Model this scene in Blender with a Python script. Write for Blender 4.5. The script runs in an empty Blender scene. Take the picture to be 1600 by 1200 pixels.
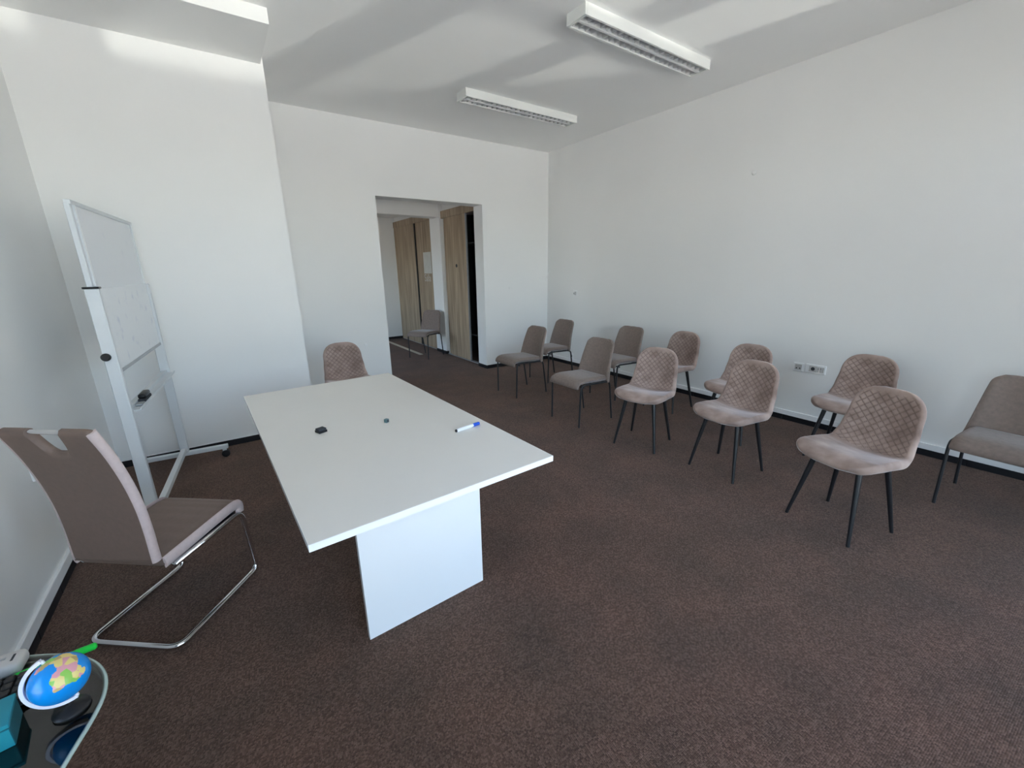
import bpy, bmesh, math, random
from mathutils import Vector, Matrix
random.seed(7)
C = bpy.context.scene.collection
SC = bpy.context.scene
PI = math.pi

# ------------------------------------------------------------------ camera
F_PX = 646.21
cam = bpy.data.cameras.new('camera')
cam.sensor_fit = 'HORIZONTAL'; cam.sensor_width = 36.0; cam.lens = F_PX / 1600 * 36.0
cam.clip_start = 0.02; cam.clip_end = 200
co = bpy.data.objects.new('camera', cam); C.objects.link(co)
yaw, pitch, roll = math.radians(34.7000), math.radians(15.5984), math.radians(-0.84945)
fwd = Vector((math.sin(yaw)*math.cos(pitch), math.cos(yaw)*math.cos(pitch), -math.sin(pitch)))
rt = Vector((math.cos(yaw), -math.sin(yaw), 0)); up = rt.cross(fwd)
r2 = rt*math.cos(roll) + up*math.sin(roll); u2 = -rt*math.sin(roll) + up*math.cos(roll)
co.matrix_world = Matrix((( r2.x, u2.x, -fwd.x, 0), (r2.y, u2.y, -fwd.y, 0), (r2.z, u2.z, -fwd.z, 1.55), (0, 0, 0, 1)))
SC.camera = co

# ------------------------------------------------------------------ colour management, world, sun
SC.view_settings.view_transform = 'Standard'; SC.view_settings.look = 'None'
SC.view_settings.gamma = 1.0; SC.view_settings.use_curve_mapping = False
SC.view_settings.exposure = 1.68
SC.cycles.use_denoising = True
SC.cycles.max_bounces = 14; SC.cycles.diffuse_bounces = 8; SC.cycles.glossy_bounces = 4
SC.cycles.transparent_max_bounces = 12; SC.cycles.sample_clamp_indirect = 6.0
SC.cycles.caustics_reflective = False; SC.cycles.caustics_refractive = False
W = bpy.data.worlds.new('sky'); SC.world = W; W.use_nodes = True
nt = W.node_tree; nt.nodes.clear()
sky = nt.nodes.new('ShaderNodeTexSky'); sky.sky_type = 'NISHITA'; sky.sun_disc = False
sky.sun_elevation = math.radians(48); sky.sun_rotation = math.radians(20)
sky.air_density = 1.0; sky.dust_density = 3.5; sky.ozone_density = 1.0
bg = nt.nodes.new('ShaderNodeBackground'); bg.inputs['Strength'].default_value = 1.02
wo = nt.nodes.new('ShaderNodeOutputWorld')
hz_ = nt.nodes.new('ShaderNodeMix'); hz_.data_type = 'RGBA'; hz_.inputs[0].default_value = .50   # thin white cloud veil
hz_.inputs[7].default_value = (.55, .56, .58, 1)
nt.links.new(sky.outputs[0], hz_.inputs[6]); nt.links.new(hz_.outputs[2], bg.inputs[0]); nt.links.new(bg.outputs[0], wo.inputs[0])

def lamp(name, kind, loc, direction, energy, color, **kw):
    l = bpy.data.lights.new(name, kind); l.energy = energy; l.color = color
    for k, v in kw.items(): setattr(l, k, v)
    o = bpy.data.objects.new(name, l); C.objects.link(o); o.location = loc
    o.rotation_euler = Vector(direction).to_track_quat('-Z', 'Y').to_euler()
    return o
lamp('sun', 'SUN', (2, 10, 12), (0, -0.64, -0.77), 10.0, (1.0, 0.95, 0.87), angle=0.01)
# sunlight thrown back up through the shop windows from a bright thing low on the forecourt
az, el = math.radians(-29), math.radians(41)
lamp('sun_glint', 'SPOT', (5.85, -7.9, 0.30), (math.sin(az)*math.cos(el), math.cos(az)*math.cos(el), math.sin(el)),
     900, (1.0, 0.97, 0.9), spot_size=math.radians(60), spot_blend=0.03, shadow_soft_size=0.05)
YF = -1.60                     # shop front plane
portal = lamp('window_portal', 'AREA', (1.86, YF-0.12, 1.55), (0, 1, 0), 1.0, (1, 1, 1), shape='RECTANGLE', size=5.4, size_y=2.95)
portal.data.cycles.is_portal = True
portal2 = lamp('added_corridor_portal', 'AREA', (-1.22, 7.5, 1.8), (1, 0, 0), 1.0, (1, 1, 1), shape='RECTANGLE', size=2.4, size_y=2.2)  # sampling portal of the added corridor window
for nm, lc, dr, sx_ in (('added_left_portal', (-1.22, -.27, 1.33), (1, 0, 0), 2.5), ('added_right_portal', (4.94, -.68, 1.5), (-1, 0, 0), 1.2)):
    p_ = lamp(nm, 'AREA', lc, dr, 1.0, (1, 1, 1), shape='RECTANGLE', size=sx_, size_y=1.6 if lc[0] < 0 else 2.5); p_.data.cycles.is_portal = True  # sampling portals of the added side windows
portal2.data.cycles.is_portal = True

# ------------------------------------------------------------------ materials
def L(r, g, b):                # sRGB bytes to linear
    f = lambda c: (c/255/12.92) if c/255 <= .04045 else ((c/255+.055)/1.055)**2.4
    return (f(r), f(g), f(b), 1)
def mat(name, col, rough=.5, metal=0, spec=.5, noise=None, bump=None, sheen=0, coat=0, trans=0, ior=1.45):
    m = bpy.data.materials.new(name); m.use_nodes = True
    n = m.node_tree; p = n.nodes['Principled BSDF']
    p.inputs['Base Color'].default_value = col; p.inputs['Roughness'].default_value = rough
    p.inputs['Metallic'].default_value = metal; p.inputs['Specular IOR Level'].default_value = spec
    p.inputs['Sheen Weight'].default_value = sheen; p.inputs['Sheen Roughness'].default_value = .35
    p.inputs['Coat Weight'].default_value = coat; p.inputs['Transmission Weight'].default_value = trans
    p.inputs['IOR'].default_value = ior
    tc = n.nodes.new('ShaderNodeTexCoord')
    if noise:
        sc, amt = noise
        t = n.nodes.new('ShaderNodeTexNoise'); t.inputs['Scale'].default_value = sc; t.inputs['Detail'].default_value = 5
        n.links.new(tc.outputs['Object'], t.inputs['Vector'])
        r = n.nodes.new('ShaderNodeValToRGB'); r.color_ramp.elements[0].position = .3; r.color_ramp.elements[1].position = .7
        r.color_ramp.elements[0].color = tuple(c*(1-amt) for c in col[:3]) + (1,)
        r.color_ramp.elements[1].color = tuple(min(1, c*(1+amt)) for c in col[:3]) + (1,)
        n.links.new(t.outputs[0], r.inputs[0]); n.links.new(r.outputs[0], p.inputs['Base Color'])
    if bump:
        sc, st, dist = bump
        t = n.nodes.new('ShaderNodeTexNoise'); t.inputs['Scale'].default_value = sc; t.inputs['Detail'].default_value = 3
        n.links.new(tc.outputs['Object'], t.inputs['Vector'])
        b = n.nodes.new('ShaderNodeBump'); b.inputs['Strength'].default_value = st; b.inputs['Distance'].default_value = dist
        n.links.new(t.outputs[0], b.inputs['Height']); n.links.new(b.outputs[0], p.inputs['Normal'])
    return m
M = {}
M['wall'] = mat('white_wall_paint', (.87, .87, .86, 1), .75, spec=.25, noise=(1.3, .012), bump=(160, .06, .002))
M['ceiling'] = mat('white_ceiling_paint', (.93, .93, .92, 1), .85, spec=.2, noise=(1.1, .012))
M['trim'] = mat('white_plastic_trim', (.90, .90, .90, 1), .4)
M['skirt'] = mat('black_glazed_tile', (.012, .012, .015, 1), .35, noise=(14, .25))
M['grout'] = mat('dark_grout', (.022, .021, .022, 1), .8, noise=(40, .2))
M['white_laminate'] = mat('white_laminate', (.78, .755, .71, 1), .42, noise=(3, .012))
M['white_gloss'] = mat('white_gloss_panel', (.92, .925, .93, 1), .07, noise=(2, .008))
M['white_metal'] = mat('white_powder_coat', (.70, .73, .75, 1), .38, noise=(8, .02))
M['grey_metal'] = mat('grey_aluminium', (.42, .44, .46, 1), .4, metal=.5, noise=(20, .05))
M['black_metal'] = mat('black_powder_coat', (.014, .014, .016, 1), .36, noise=(30, .15))
M['charcoal_metal'] = mat('charcoal_tube', (.022, .023, .026, 1), .42, noise=(30, .15))
M['black_plastic'] = mat('black_plastic', (.010, .010, .012, 1), .4, noise=(30, .2))
M['dark_grey'] = mat('dark_grey_felt', (.045, .048, .055, 1), .8, noise=(90, .3))
M['chrome'] = mat('chrome', (.78, .78, .80, 1), .07, metal=1, noise=(5, .02))
M['mirror_louvre'] = mat('brushed_louvre', (.80, .80, .80, 1), .32, metal=.45, noise=(10, .04))
M['dark_inside'] = mat('dark_interior', (.03, .028, .028, 1), .7, noise=(8, .2))
M['lamp_body'] = mat('lamp_white_enamel', (.84, .85, .82, 1), .35, noise=(4, .01))
M['tube'] = mat('unlit_fluorescent_tube', (.75, .76, .75, 1), .25, noise=(5, .01))
M['taupe_weave'] = mat('taupe_leatherette', L(122, 103, 93), .55, noise=(60, .05), bump=(300, .15, .001))
M['pink_weave'] = mat('pale_mauve_edge_fabric', L(208, 190, 188), .7, noise=(60, .05), sheen=.3)
M['paper'] = mat('white_paper', (.62, .61, .57, 1), .8, noise=(12, .04))
M['chalk'] = mat('white_lettering', (.55, .52, .48, 1), .8, noise=(60, .1))
M['beige_strip'] = mat('beige_floor_strip', L(196, 188, 170), .5, noise=(12, .05))
M['marker_white'] = mat('marker_white_plastic', (.85, .86, .88, 1), .3, noise=(20, .02))
M['blue_cap'] = mat('blue_plastic_cap', (.01, .09, .62, 1), .3, noise=(20, .05))
M['teal'] = mat('teal_card', L(30, 140, 156), .55, noise=(9, .06))
M['teal_dark'] = mat('teal_card_side', L(22, 96, 108), .6, noise=(9, .06))
M['green'] = mat('green_plastic', (.01, .62, .06, 1), .3, noise=(20, .05))
M['magnet_teal'] = mat('grey_teal_magnet', L(90, 122, 128), .4, noise=(60, .2))
M['router'] = mat('off_white_plastic', L(196, 194, 192), .45, noise=(12, .02))
M['concrete'] = mat('forecourt_paving', (.48, .465, .44, 1), .9, noise=(.8, .12))
M['light_cut'] = mat('dark_light_cut', (.13, .13, .13, 1), .9, noise=(1.5, .2))  # dark ground tone, added to cut light bounced up through the side windows
M['white_arm'] = mat('white_meridian_arm', (.78, .80, .88, 1), .35, noise=(10, .01))

def carpet():
    m = bpy.data.materials.new('brown_loop_carpet'); m.use_nodes = True
    n = m.node_tree; p = n.nodes['Principled BSDF']; lk = n.links.new
    p.inputs['Roughness'].default_value = .95; p.inputs['Specular IOR Level'].default_value = .15
    p.inputs['Sheen Weight'].default_value = .10; p.inputs['Sheen Roughness'].default_value = .5
    tc = n.nodes.new('ShaderNodeTexCoord')
    mp = n.nodes.new('ShaderNodeMapping'); mp.inputs['Rotation'].default_value = (0, 0, .06); lk(tc.outputs['Object'], mp.inputs[0])
    v = n.nodes.new('ShaderNodeTexVoronoi'); v.inputs['Scale'].default_value = 170; v.inputs['Randomness'].default_value = .35; lk(mp.outputs[0], v.inputs['Vector'])
    sep = n.nodes.new('ShaderNodeSeparateColor'); lk(v.outputs['Color'], sep.inputs[0])
    ns = n.nodes.new('ShaderNodeTexNoise'); ns.inputs['Scale'].default_value = 240; ns.inputs['Detail'].default_value = 2; lk(mp.outputs[0], ns.inputs['Vector'])
    nb = n.nodes.new('ShaderNodeTexNoise'); nb.inputs['Scale'].default_value = 3.0; nb.inputs['Detail'].default_value = 5; lk(mp.outputs[0], nb.inputs['Vector'])
    a = n.nodes.new('ShaderNodeMath'); a.operation = 'ADD'; lk(sep.outputs[0], a.inputs[0]); lk(ns.outputs[0], a.inputs[1])
    h = n.nodes.new('ShaderNodeMath'); h.operation = 'MULTIPLY'; h.inputs[1].default_value = .5; lk(a.outputs[0], h.inputs[0])
    r = n.nodes.new('ShaderNodeValToRGB'); e = r.color_ramp.elements
    e[0].position = .15; e[0].color = (.064, .036, .026, 1); e[1].position = .85; e[1].color = (.230, .146, .110, 1)
    k = r.color_ramp.elements.new(.5); k.color = (.134, .080, .059, 1)
    lk(h.outputs[0], r.inputs[0])
    rb = n.nodes.new('ShaderNodeValToRGB'); rb.color_ramp.elements[0].position = .32; rb.color_ramp.elements[0].color = (.80, .82, .82, 1)
    rb.color_ramp.elements[1].position = .7; rb.color_ramp.elements[1].color = (1.12, 1.04, 1.02, 1); lk(nb.outputs[0], rb.inputs[0])
    mx = n.nodes.new('ShaderNodeMix'); mx.data_type = 'RGBA'; mx.blend_type = 'MULTIPLY'; mx.inputs[0].default_value = 1
    lk(r.outputs[0], mx.inputs[6]); lk(rb.outputs[0], mx.inputs[7]); lk(mx.outputs[2], p.inputs['Base Color'])
    inv = n.nodes.new('ShaderNodeMath'); inv.operation = 'MULTIPLY_ADD'; inv.inputs[1].default_value = -1.0; inv.inputs[2].default_value = 1.0; lk(v.outputs['Distance'], inv.inputs[0])
    b = n.nodes.new('ShaderNodeBump'); b.inputs['Strength'].default_value = .9; b.inputs['Distance'].default_value = .004
    lk(inv.outputs[0], b.inputs['Height']); lk(b.outputs[0], p.inputs['Normal'])
    return m
M['carpet'] = carpet()

def velvet():
    m = bpy.data.materials.new('taupe_velvet'); m.use_nodes = True
    n = m.node_tree; p = n.nodes['Principled BSDF']; lk = n.links.new
    p.inputs['Roughness'].default_value = .8; p.inputs['Specular IOR Level'].default_value = .2
    p.inputs['Sheen Weight'].default_value = .75; p.inputs['Sheen Roughness'].default_value = .32
    p.inputs['Sheen Tint'].default_value = (1, .93, .92, 1)
    tc = n.nodes.new('ShaderNodeTexCoord')
    t = n.nodes.new('ShaderNodeTexNoise'); t.inputs['Scale'].default_value = 7; t.inputs['Detail'].default_value = 4; lk(tc.outputs['Object'], t.inputs['Vector'])
    r = n.nodes.new('ShaderNodeValToRGB'); r.color_ramp.elements[0].position = .35; r.color_ramp.elements[1].position = .68
    r.color_ramp.elements[0].color = L(134, 113, 104); r.color_ramp.elements[1].color = L(178, 156, 146); lk(t.outputs[0], r.inputs[0])
    at = n.nodes.new('ShaderNodeAttribute'); at.attribute_name = 'crease_shade'  # shade in the quilt creases, painted into the velvet colour
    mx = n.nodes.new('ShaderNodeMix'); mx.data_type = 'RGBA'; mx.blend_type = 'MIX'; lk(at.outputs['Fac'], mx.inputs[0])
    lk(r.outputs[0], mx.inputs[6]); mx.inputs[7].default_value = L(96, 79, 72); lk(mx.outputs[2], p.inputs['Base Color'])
    f = n.nodes.new('ShaderNodeTexNoise'); f.inputs['Scale'].default_value = 500; lk(tc.outputs['Object'], f.inputs['Vector'])
    b = n.nodes.new('ShaderNodeBump'); b.inputs['Strength'].default_value = .12; b.inputs['Distance'].default_value = .001
    lk(f.outputs[0], b.inputs['Height']); lk(b.outputs[0], p.inputs['Normal'])
    return m
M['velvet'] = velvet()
M['grey_fabric'] = mat('grey_brown_weave', L(134, 119, 111), .85, spec=.2, noise=(45, .10), bump=(420, .2, .001), sheen=.35)

def oak():
    m = bpy.data.materials.new('grey_oak_board'); m.use_nodes = True
    n = m.node_tree; p = n.nodes['Principled BSDF']; lk = n.links.new
    p.inputs['Roughness'].default_value = .5
    tc = n.nodes.new('ShaderNodeTexCoord'); mp = n.nodes.new('ShaderNodeMapping'); mp.inputs['Scale'].default_value = (9, 9, .5); lk(tc.outputs['Object'], mp.inputs[0])
    t = n.nodes.new('ShaderNodeTexNoise'); t.inputs['Scale'].default_value = 2.2; t.inputs['Detail'].default_value = 8; t.inputs['Distortion'].default_value = .6; lk(mp.outputs[0], t.inputs['Vector'])
    r = n.nodes.new('ShaderNodeValToRGB'); r.color_ramp.elements[0].position = .3; r.color_ramp.elements[1].position = .75
    r.color_ramp.elements[0].color = L(136, 116, 96); r.color_ramp.elements[1].color = L(190, 170, 144); lk(t.outputs[0], r.inputs[0]); lk(r.outputs[0], p.inputs['Base Color'])
    return m
M['oak'] = oak()

def glass(name, tint, ior=1.5):
    m = bpy.data.materials.new(name); m.use_nodes = True
    n = m.node_tree; n.nodes.remove(n.nodes['Principled BSDF']); lk = n.links.new
    o = n.nodes['Material Output']; t = n.nodes.new('ShaderNodeBsdfTransparent'); t.inputs[0].default_value = tint
    g = n.nodes.new('ShaderNodeBsdfGlossy'); g.inputs['Roughness'].default_value = .02
    fr = n.nodes.new('ShaderNodeFresnel'); fr.inputs['IOR'].default_value = ior
    x = n.nodes.new('ShaderNodeMixShader'); lk(fr.outputs[0], x.inputs[0]); lk(t.outputs[0], x.inputs[1]); lk(g.outputs[0], x.inputs[2]); lk(x.outputs[0], o.inputs[0])
    return m
M['pane'] = glass('window_glass', (.95, .97, .96, 1))
M['desk_glass'] = glass('smoked_desk_glass', (.84, .88, .87, 1), 1.8)
M['glass_edge'] = mat('polished_glass_edge', L(176, 196, 190), .15, noise=(10, .05))

def globe_mat():
    m = bpy.data.materials.new('globe_map'); m.use_nodes = True
    n = m.node_tree; p = n.nodes['Principled BSDF']; lk = n.links.new
    p.inputs['Roughness'].default_value = .25
    tc = n.nodes.new('ShaderNodeTexCoord')
    t = n.nodes.new('ShaderNodeTexNoise'); t.inputs['Scale'].default_value = 19; t.inputs['Detail'].default_value = 5; lk(tc.outputs['Object'], t.inputs['Vector'])
    c = n.nodes.new('ShaderNodeTexVoronoi'); c.inputs['Scale'].default_value = 75; lk(tc.outputs['Object'], c.inputs['Vector'])
    sep = n.nodes.new('ShaderNodeSeparateColor'); lk(c.outputs['Color'], sep.inputs[0])
    cr = n.nodes.new('ShaderNodeValToRGB'); cr.color_ramp.interpolation = 'CONSTANT'
    e = cr.color_ramp.elements; e[0].color = L(222, 160, 168); e[1].position = .35; e[1].color = L(196, 170, 110)
    k = e.new(.6); k.color = L(150, 205, 96); k = e.new(.82); k.color = L(230, 210, 130); lk(sep.outputs[0], cr.inputs[0])
    # land where noise is high AND the direction is near the continent centre
    dt = n.nodes.new('ShaderNodeVectorMath'); dt.operation = 'DOT_PRODUCT'; nm = n.nodes.new('ShaderNodeVectorMath'); nm.operation = 'NORMALIZE'
    lk(tc.outputs['Object'], nm.inputs[0]); lk(nm.outputs[0], dt.inputs[0]); dt.inputs[1].default_value = (.22, -.30, .93)
    s = n.nodes.new('ShaderNodeMath'); s.operation = 'MULTIPLY_ADD'; s.inputs[1].default_value = .32; lk(dt.outputs['Value'], s.inputs[0]); lk(t.outputs[0], s.inputs[2])
    g = n.nodes.new('ShaderNodeMath'); g.operation = 'GREATER_THAN'; g.inputs[1].default_value = .755; lk(s.outputs[0], g.inputs[0])
    mx = n.nodes.new('ShaderNodeMix'); mx.data_type = 'RGBA'; lk(g.outputs[0], mx.inputs[0]); mx.inputs[6].default_value = L(8, 142, 228)
    lk(cr.outputs[0], mx.inputs[7]); lk(mx.outputs[2], p.inputs['Base Color'])
    return m
M['globe'] = globe_mat()

def board_mat(name, col, marks):
    m = bpy.data.materials.new(name); m.use_nodes = True
    n = m.node_tree; p = n.nodes['Principled BSDF']; lk = n.links.new
    p.inputs['Roughness'].default_value = .22
    tc = n.nodes.new('ShaderNodeTexCoord')
    t = n.nodes.new('ShaderNodeTexNoise'); t.inputs['Scale'].default_value = 11; t.inputs['Detail'].default_value = 7; lk(tc.outputs['Object'], t.inputs['Vector'])
    r = n.nodes.new('ShaderNodeValToRGB'); r.color_ramp.elements[0].position = .60; r.color_ramp.elements[1].position = .78
    r.color_ramp.elements[0].color = col; r.color_ramp.elements[1].color = tuple(c*f for c, f in zip(col[:3], marks)) + (1,)
    lk(t.outputs[0], r.inputs[0]); lk(r.outputs[0], p.inputs['Base Color'])
    return m
M['board_upper'] = board_mat('upper_board_enamel', (.76, .79, .83, 1), (.93, .94, .97))
M['board_lower'] = board_mat('lower_board_enamel', (.84, .87, .90, 1), (.72, .74, .86))

# ------------------------------------------------------------------ mesh helpers
def link(name, me, m, parent=None):
    o = bpy.data.objects.new(name, me); C.objects.link(o)
    if m is not None: me.materials.append(m)
    if parent: o.parent = parent
    return o
def obj(name, bm, m, parent=None, smooth=False, ang=None):
    bmesh.ops.recalc_face_normals(bm, faces=bm.faces[:])
    me = bpy.data.meshes.new(name); bm.to_mesh(me); bm.free()
    if smooth:
        for p in me.polygons: p.use_smooth = True
        if ang:
            me.set_sharp_from_angle(angle=math.radians(ang))
    return link(name, me, m, parent)
def bx(bm, c, s, bevel=0, rot=None, seg=2):
    g = bmesh.ops.create_cube(bm, size=1)
    vs = g['verts']
    mt = Matrix.Translation(c) @ (rot if rot is not None else Matrix.Identity(4)) @ Matrix.Diagonal((s[0], s[1], s[2], 1))
    bmesh.ops.transform(bm, matrix=mt, verts=vs)
    if bevel:
        ed = list({e for v in vs for e in v.link_edges})
        bmesh.ops.bevel(bm, geom=ed, offset=bevel, segments=seg, affect='EDGES', profile=.5)
    return bm
def box(name, lo, hi, m, parent=None, bevel=0):
    lo, hi = Vector(lo), Vector(hi)
    return obj(name, bx(bmesh.new(), (lo+hi)/2, hi-lo, bevel), m, parent)
def tube(bm, pts, r, n=12, closed=False, r_end=None, cap=True):
    pts = [Vector(p) for p in pts]; N = len(pts); rings = []
    up0 = None
    for i, p in enumerate(pts):
        if closed: d = pts[(i+1) % N] - pts[i-1]
        else: d = pts[min(i+1, N-1)] - pts[max(i-1, 0)]
        d.normalize()
        if up0 is None:
            up0 = d.orthogonal().normalized()
        up0 = (up0 - d*up0.dot(d)).normalized(); s = d.cross(up0)
        rr = r if r_end is None else r + (r_end-r)*i/(N-1)
        rings.append([bm.verts.new(p + (up0*math.cos(2*PI*k/n) + s*math.sin(2*PI*k/n))*rr) for k in range(n)])
    for i in range(N if closed else N-1):
        a, b = rings[i], rings[(i+1) % N]
        for k in range(n): bm.faces.new((a[k], a[(k+1) % n], b[(k+1) % n], b[k]))
    if cap and not closed: bm.faces.new(rings[0][::-1]); bm.faces.new(rings[-1])
    return bm
def lathe(bm, prof, n=24, at=(0, 0, 0)):
    at = Vector(at); rings = []
    for r, z in prof: rings.append([bm.verts.new(at + Vector((r*math.cos(2*PI*k/n), r*math.sin(2*PI*k/n), z))) for k in range(n)])
    for a, b in zip(rings, rings[1:]):
        for k in range(n): bm.faces.new((a[k], a[(k+1) % n], b[(k+1) % n], b[k]))
    bm.faces.new(rings[0][::-1]); bm.faces.new(rings[-1]); return bm
def catmull(pts, n, closed=False):
    pts = [Vector(p) for p in pts]; out = []; N = len(pts)
    S = N if closed else N-1
    for i in range(S):
        g = lambda j: pts[j % N] if closed else pts[max(0, min(N-1, j))]
        p0, p1, p2, p3 = g(i-1), g(i), g(i+1), g(i+2)
        for k in range(n):
            t = k/n
            out.append(.5*((2*p1) + (p2-p0)*t + (2*p0-5*p1+4*p2-p3)*t*t + (3*p1-p0-3*p2+p3)*t**3))
    if not closed: out.append(pts[-1].copy())
    return out
def fillet(pts, r, n=6):
    pts = [Vector(p) for p in pts]; out = [pts[0]]
    for i in range(1, len(pts)-1):
        a, b, c = pts[i-1], pts[i], pts[i+1]
        d1, d2 = (a-b), (c-b); k = min(r, d1.length*.49, d2.length*.49)
        p, q = b + d1.normalized()*k, b + d2.normalized()*k
        for j in range(n+1):
            t = j/n; out.append(p*(1-t)**2 + b*2*t*(1-t) + q*t*t)
    out.append(pts[-1]); return out
def lerp(tab, x):
    for (x0, y0), (x1, y1) in zip(tab, tab[1:]):
        if x <= x1:
            t = max(0, (x-x0)/(x1-x0)); t = t*t*(3-2*t); return y0+(y1-y0)*t
    return tab[-1][1]
def thing(name, label, cat, loc=(0, 0, 0), rz=0, group=None):
    o = bpy.data.objects.new(name, None); C.objects.link(o); o.empty_display_size = .1
    o.location = loc; o.rotation_euler = (0, 0, rz)
    o['label'] = label; o['category'] = cat
    if group: o['group'] = group
    return o
def tag(o, label, cat, group=None):
    o['label'] = label; o['category'] = cat
    if group: o['group'] = group
    return o
def struct(o): o['kind'] = 'structure'; return o
def dup(root, loc, rz, label):
    r = root.copy(); C.objects.link(r); r.location = loc; r.rotation_euler = (0, 0, rz); r['label'] = label
    for ch in list(root.children):
        c = ch.copy(); C.objects.link(c); c.parent = r
        for g in list(ch.children):
            d = g.copy(); C.objects.link(d); d.parent = c
    return r
def head(dx, dy): return math.atan2(-dx, dy)      # local +Y faces (dx, dy)

# ------------------------------------------------------------------ the setting
XL, XR, YB, H = -0.90, 4.62, 5.57, 3.29
YP, XP = 4.43, 0.62                                # pillar front and its right edge
OX0, OX1, OZ = 1.82, 3.372, 2.452                  # doorway
YK = 5.82                                          # back face of the doorway wall
YFAR, HC = 9.50, 2.66                              # corridor end and ceiling
struct(box('floor', (-1.3, YF-.1, -.2), (5.2, YFAR+.3, 0), M['carpet']))
struct(box('ceiling', (-1.3, YF-.3, H), (5.2, YFAR+.3, H+.25), M['ceiling']))
bm = bmesh.new()
for lo, hi in (((XL-.3, YF, 0), (XL, -1.5, H)), ((XL-.3, -1.5, 0), (XL, .98, .55)), ((XL-.3, -1.5, 2.10), (XL, .98, H)), ((XL-.3, .98, 0), (XL, 6.25, H)), ((XL-.3, 8.75, 0), (XL, YFAR+.3, H)), ((XL-.3, 6.25, 0), (XL, 8.75, .45)), ((XL-.3, 6.25, 2.65), (XL, 8.75, H))):
    lo, hi = Vector(lo), Vector(hi); bx(bm, (lo+hi)/2, hi-lo)
struct(obj('wall_left', bm, M['wall']))
bm = bmesh.new()
for lo, hi in (((XR, YF-.2, 0), (XR+.3, -1.30, H)), ((XR, -1.30, 0), (XR+.3, -.06, .3)), ((XR, -1.30, 2.75), (XR+.3, -.06, H)), ((XR, -.06, 0), (XR+.3, YFAR+.3, H))):
    lo, hi = Vector(lo), Vector(hi); bx(bm, (lo+hi)/2, hi-lo)
struct(obj('wall_right', bm, M['wall']))
struct(box('wall_pillar', (XL, YP, 0), (XP, YB, H), M['wall']))
struct(box('trim_1', (XL, 3.745, 3.195), (.60, YP, H), M['wall']))          # dropped beam over the pillar
bm = bmesh.new()
for lo, hi in (((XP, YB, 0), (OX0, YK, H)), ((OX1, YB, 0), (XR, YK, H)), ((OX0, YB, OZ), (OX1, YK, H))):
    lo, hi = Vector(lo), Vector(hi); bx(bm, (lo+hi)/2, hi-lo)
struct(obj('wall_back', bm, M['wall']))
# corridor behind the doorway
struct(box('wall_corridor_far', (XL, YFAR, 0), (XR, YFAR+.3, H), M['wall']))
struct(box('wall_corridor_bulkhead', (3.46, YK, 2.535), (XR, 7.08, HC), M['wall']))
struct(box('wall_corridor_bulkhead_far', (3.47, 7.50, 2.57), (XR, YFAR, HC), M['wall']))
bm = bmesh.new(); bx(bm, ((XL+XR)/2, (YK+YFAR)/2, (HC+H)/2), (XR-XL, YFAR-YK, H-HC))
struct(obj('ceiling_corridor', bm, M['ceiling']))
struct(box('trim_2', (XL, 7.08, 2.435), (3.40, 7.36, HC), M['wall']))        # beam across the corridor
struct(box('wall_corridor_pier', (3.405, 7.08, 0), (XR, 7.50, HC), M['wall']))
bm = bmesh.new()                                                            # left side of the corridor, unseen opening added to let light in
for y0, y1 in ((YK, 6.1), (8.9, YFAR)): bx(bm, (.75, (y0+y1)/2, HC/2), (.15, y1-y0, HC))
bx(bm, (.75, 7.5, 2.45), (.15, 2.8, .42))
struct(obj('wall_corridor_left', bm, M['wall']))

# shop front behind the camera
bm = bmesh.new()
bx(bm, (1.86, YF-.06, 3.17), (5.6, .14, .26)); bx(bm, (1.86, YF-.06, .06), (5.6, .14, .12))
bx(bm, (-.93, YF-.06, 1.8), (.1, .14, 3.2)); bx(bm, (4.58, YF-.06, 1.8), (.08, .14, 3.2))
struct(obj('wall_front', bm, M['white_metal']))
posts = [(-.05, .07), (1.15, 1.27), (2.57, 2.66), (3.30, 3.47), (4.00, 4.11)]
edges = [-.88] + [e for p in posts for e in p] + [4.54]
for i in range(6):
    x0, x1 = edges[2*i], edges[2*i+1]
    bm = bmesh.new(); t = .035
    bx(bm, ((x0+x1)/2, YF-.05, 2.06), (x1-x0, .06, .06))
    bx(bm, (x0+t/2, YF-.05, 1.57), (t, .06, 2.9)); bx(bm, (x1-t/2, YF-.05, 1.57), (t, .06, 2.9))
    w = struct(obj('window_%d' % (i+1), bm, M['white_metal']))
    obj('pane', bx(bmesh.new(), ((x0+x1)/2, YF-.05, 1.075), (x1-x0-.07, .008, 1.91)), M['pane'], w)
    obj('pane', bx(bmesh.new(), ((x0+x1)/2, YF-.05, 2.555), (x1-x0-.07, .008, .93)), M['pane'], w)
bm = bmesh.new()
for a, b in posts: bx(bm, ((a+b)/2, YF-.05, 1.57), (b-a, .09, 2.9))
struct(obj('trim_3', bm, M['white_metal']))
bm = bmesh.new()
for c, sz in (((-1.05, 7.5, .47), (.08, 2.5, .05)), ((-1.05, 7.5, 2.63), (.08, 2.5, .05)), ((-1.05, 6.275, 1.55), (.08, .05, 2.2)), ((-1.05, 7.5, 1.55), (.08, .06, 2.2)), ((-1.05, 8.725, 1.55), (.08, .05, 2.2))): bx(bm, c, sz)
w = struct(obj('window_7', bm, M['white_metal']))  # unseen window, added to brighten the corridor
for y in (6.885, 8.115): obj('pane', bx(bmesh.new(), (-1.05, y, 1.55), (.008, 1.16, 2.1)), M['pane'], w)
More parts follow.
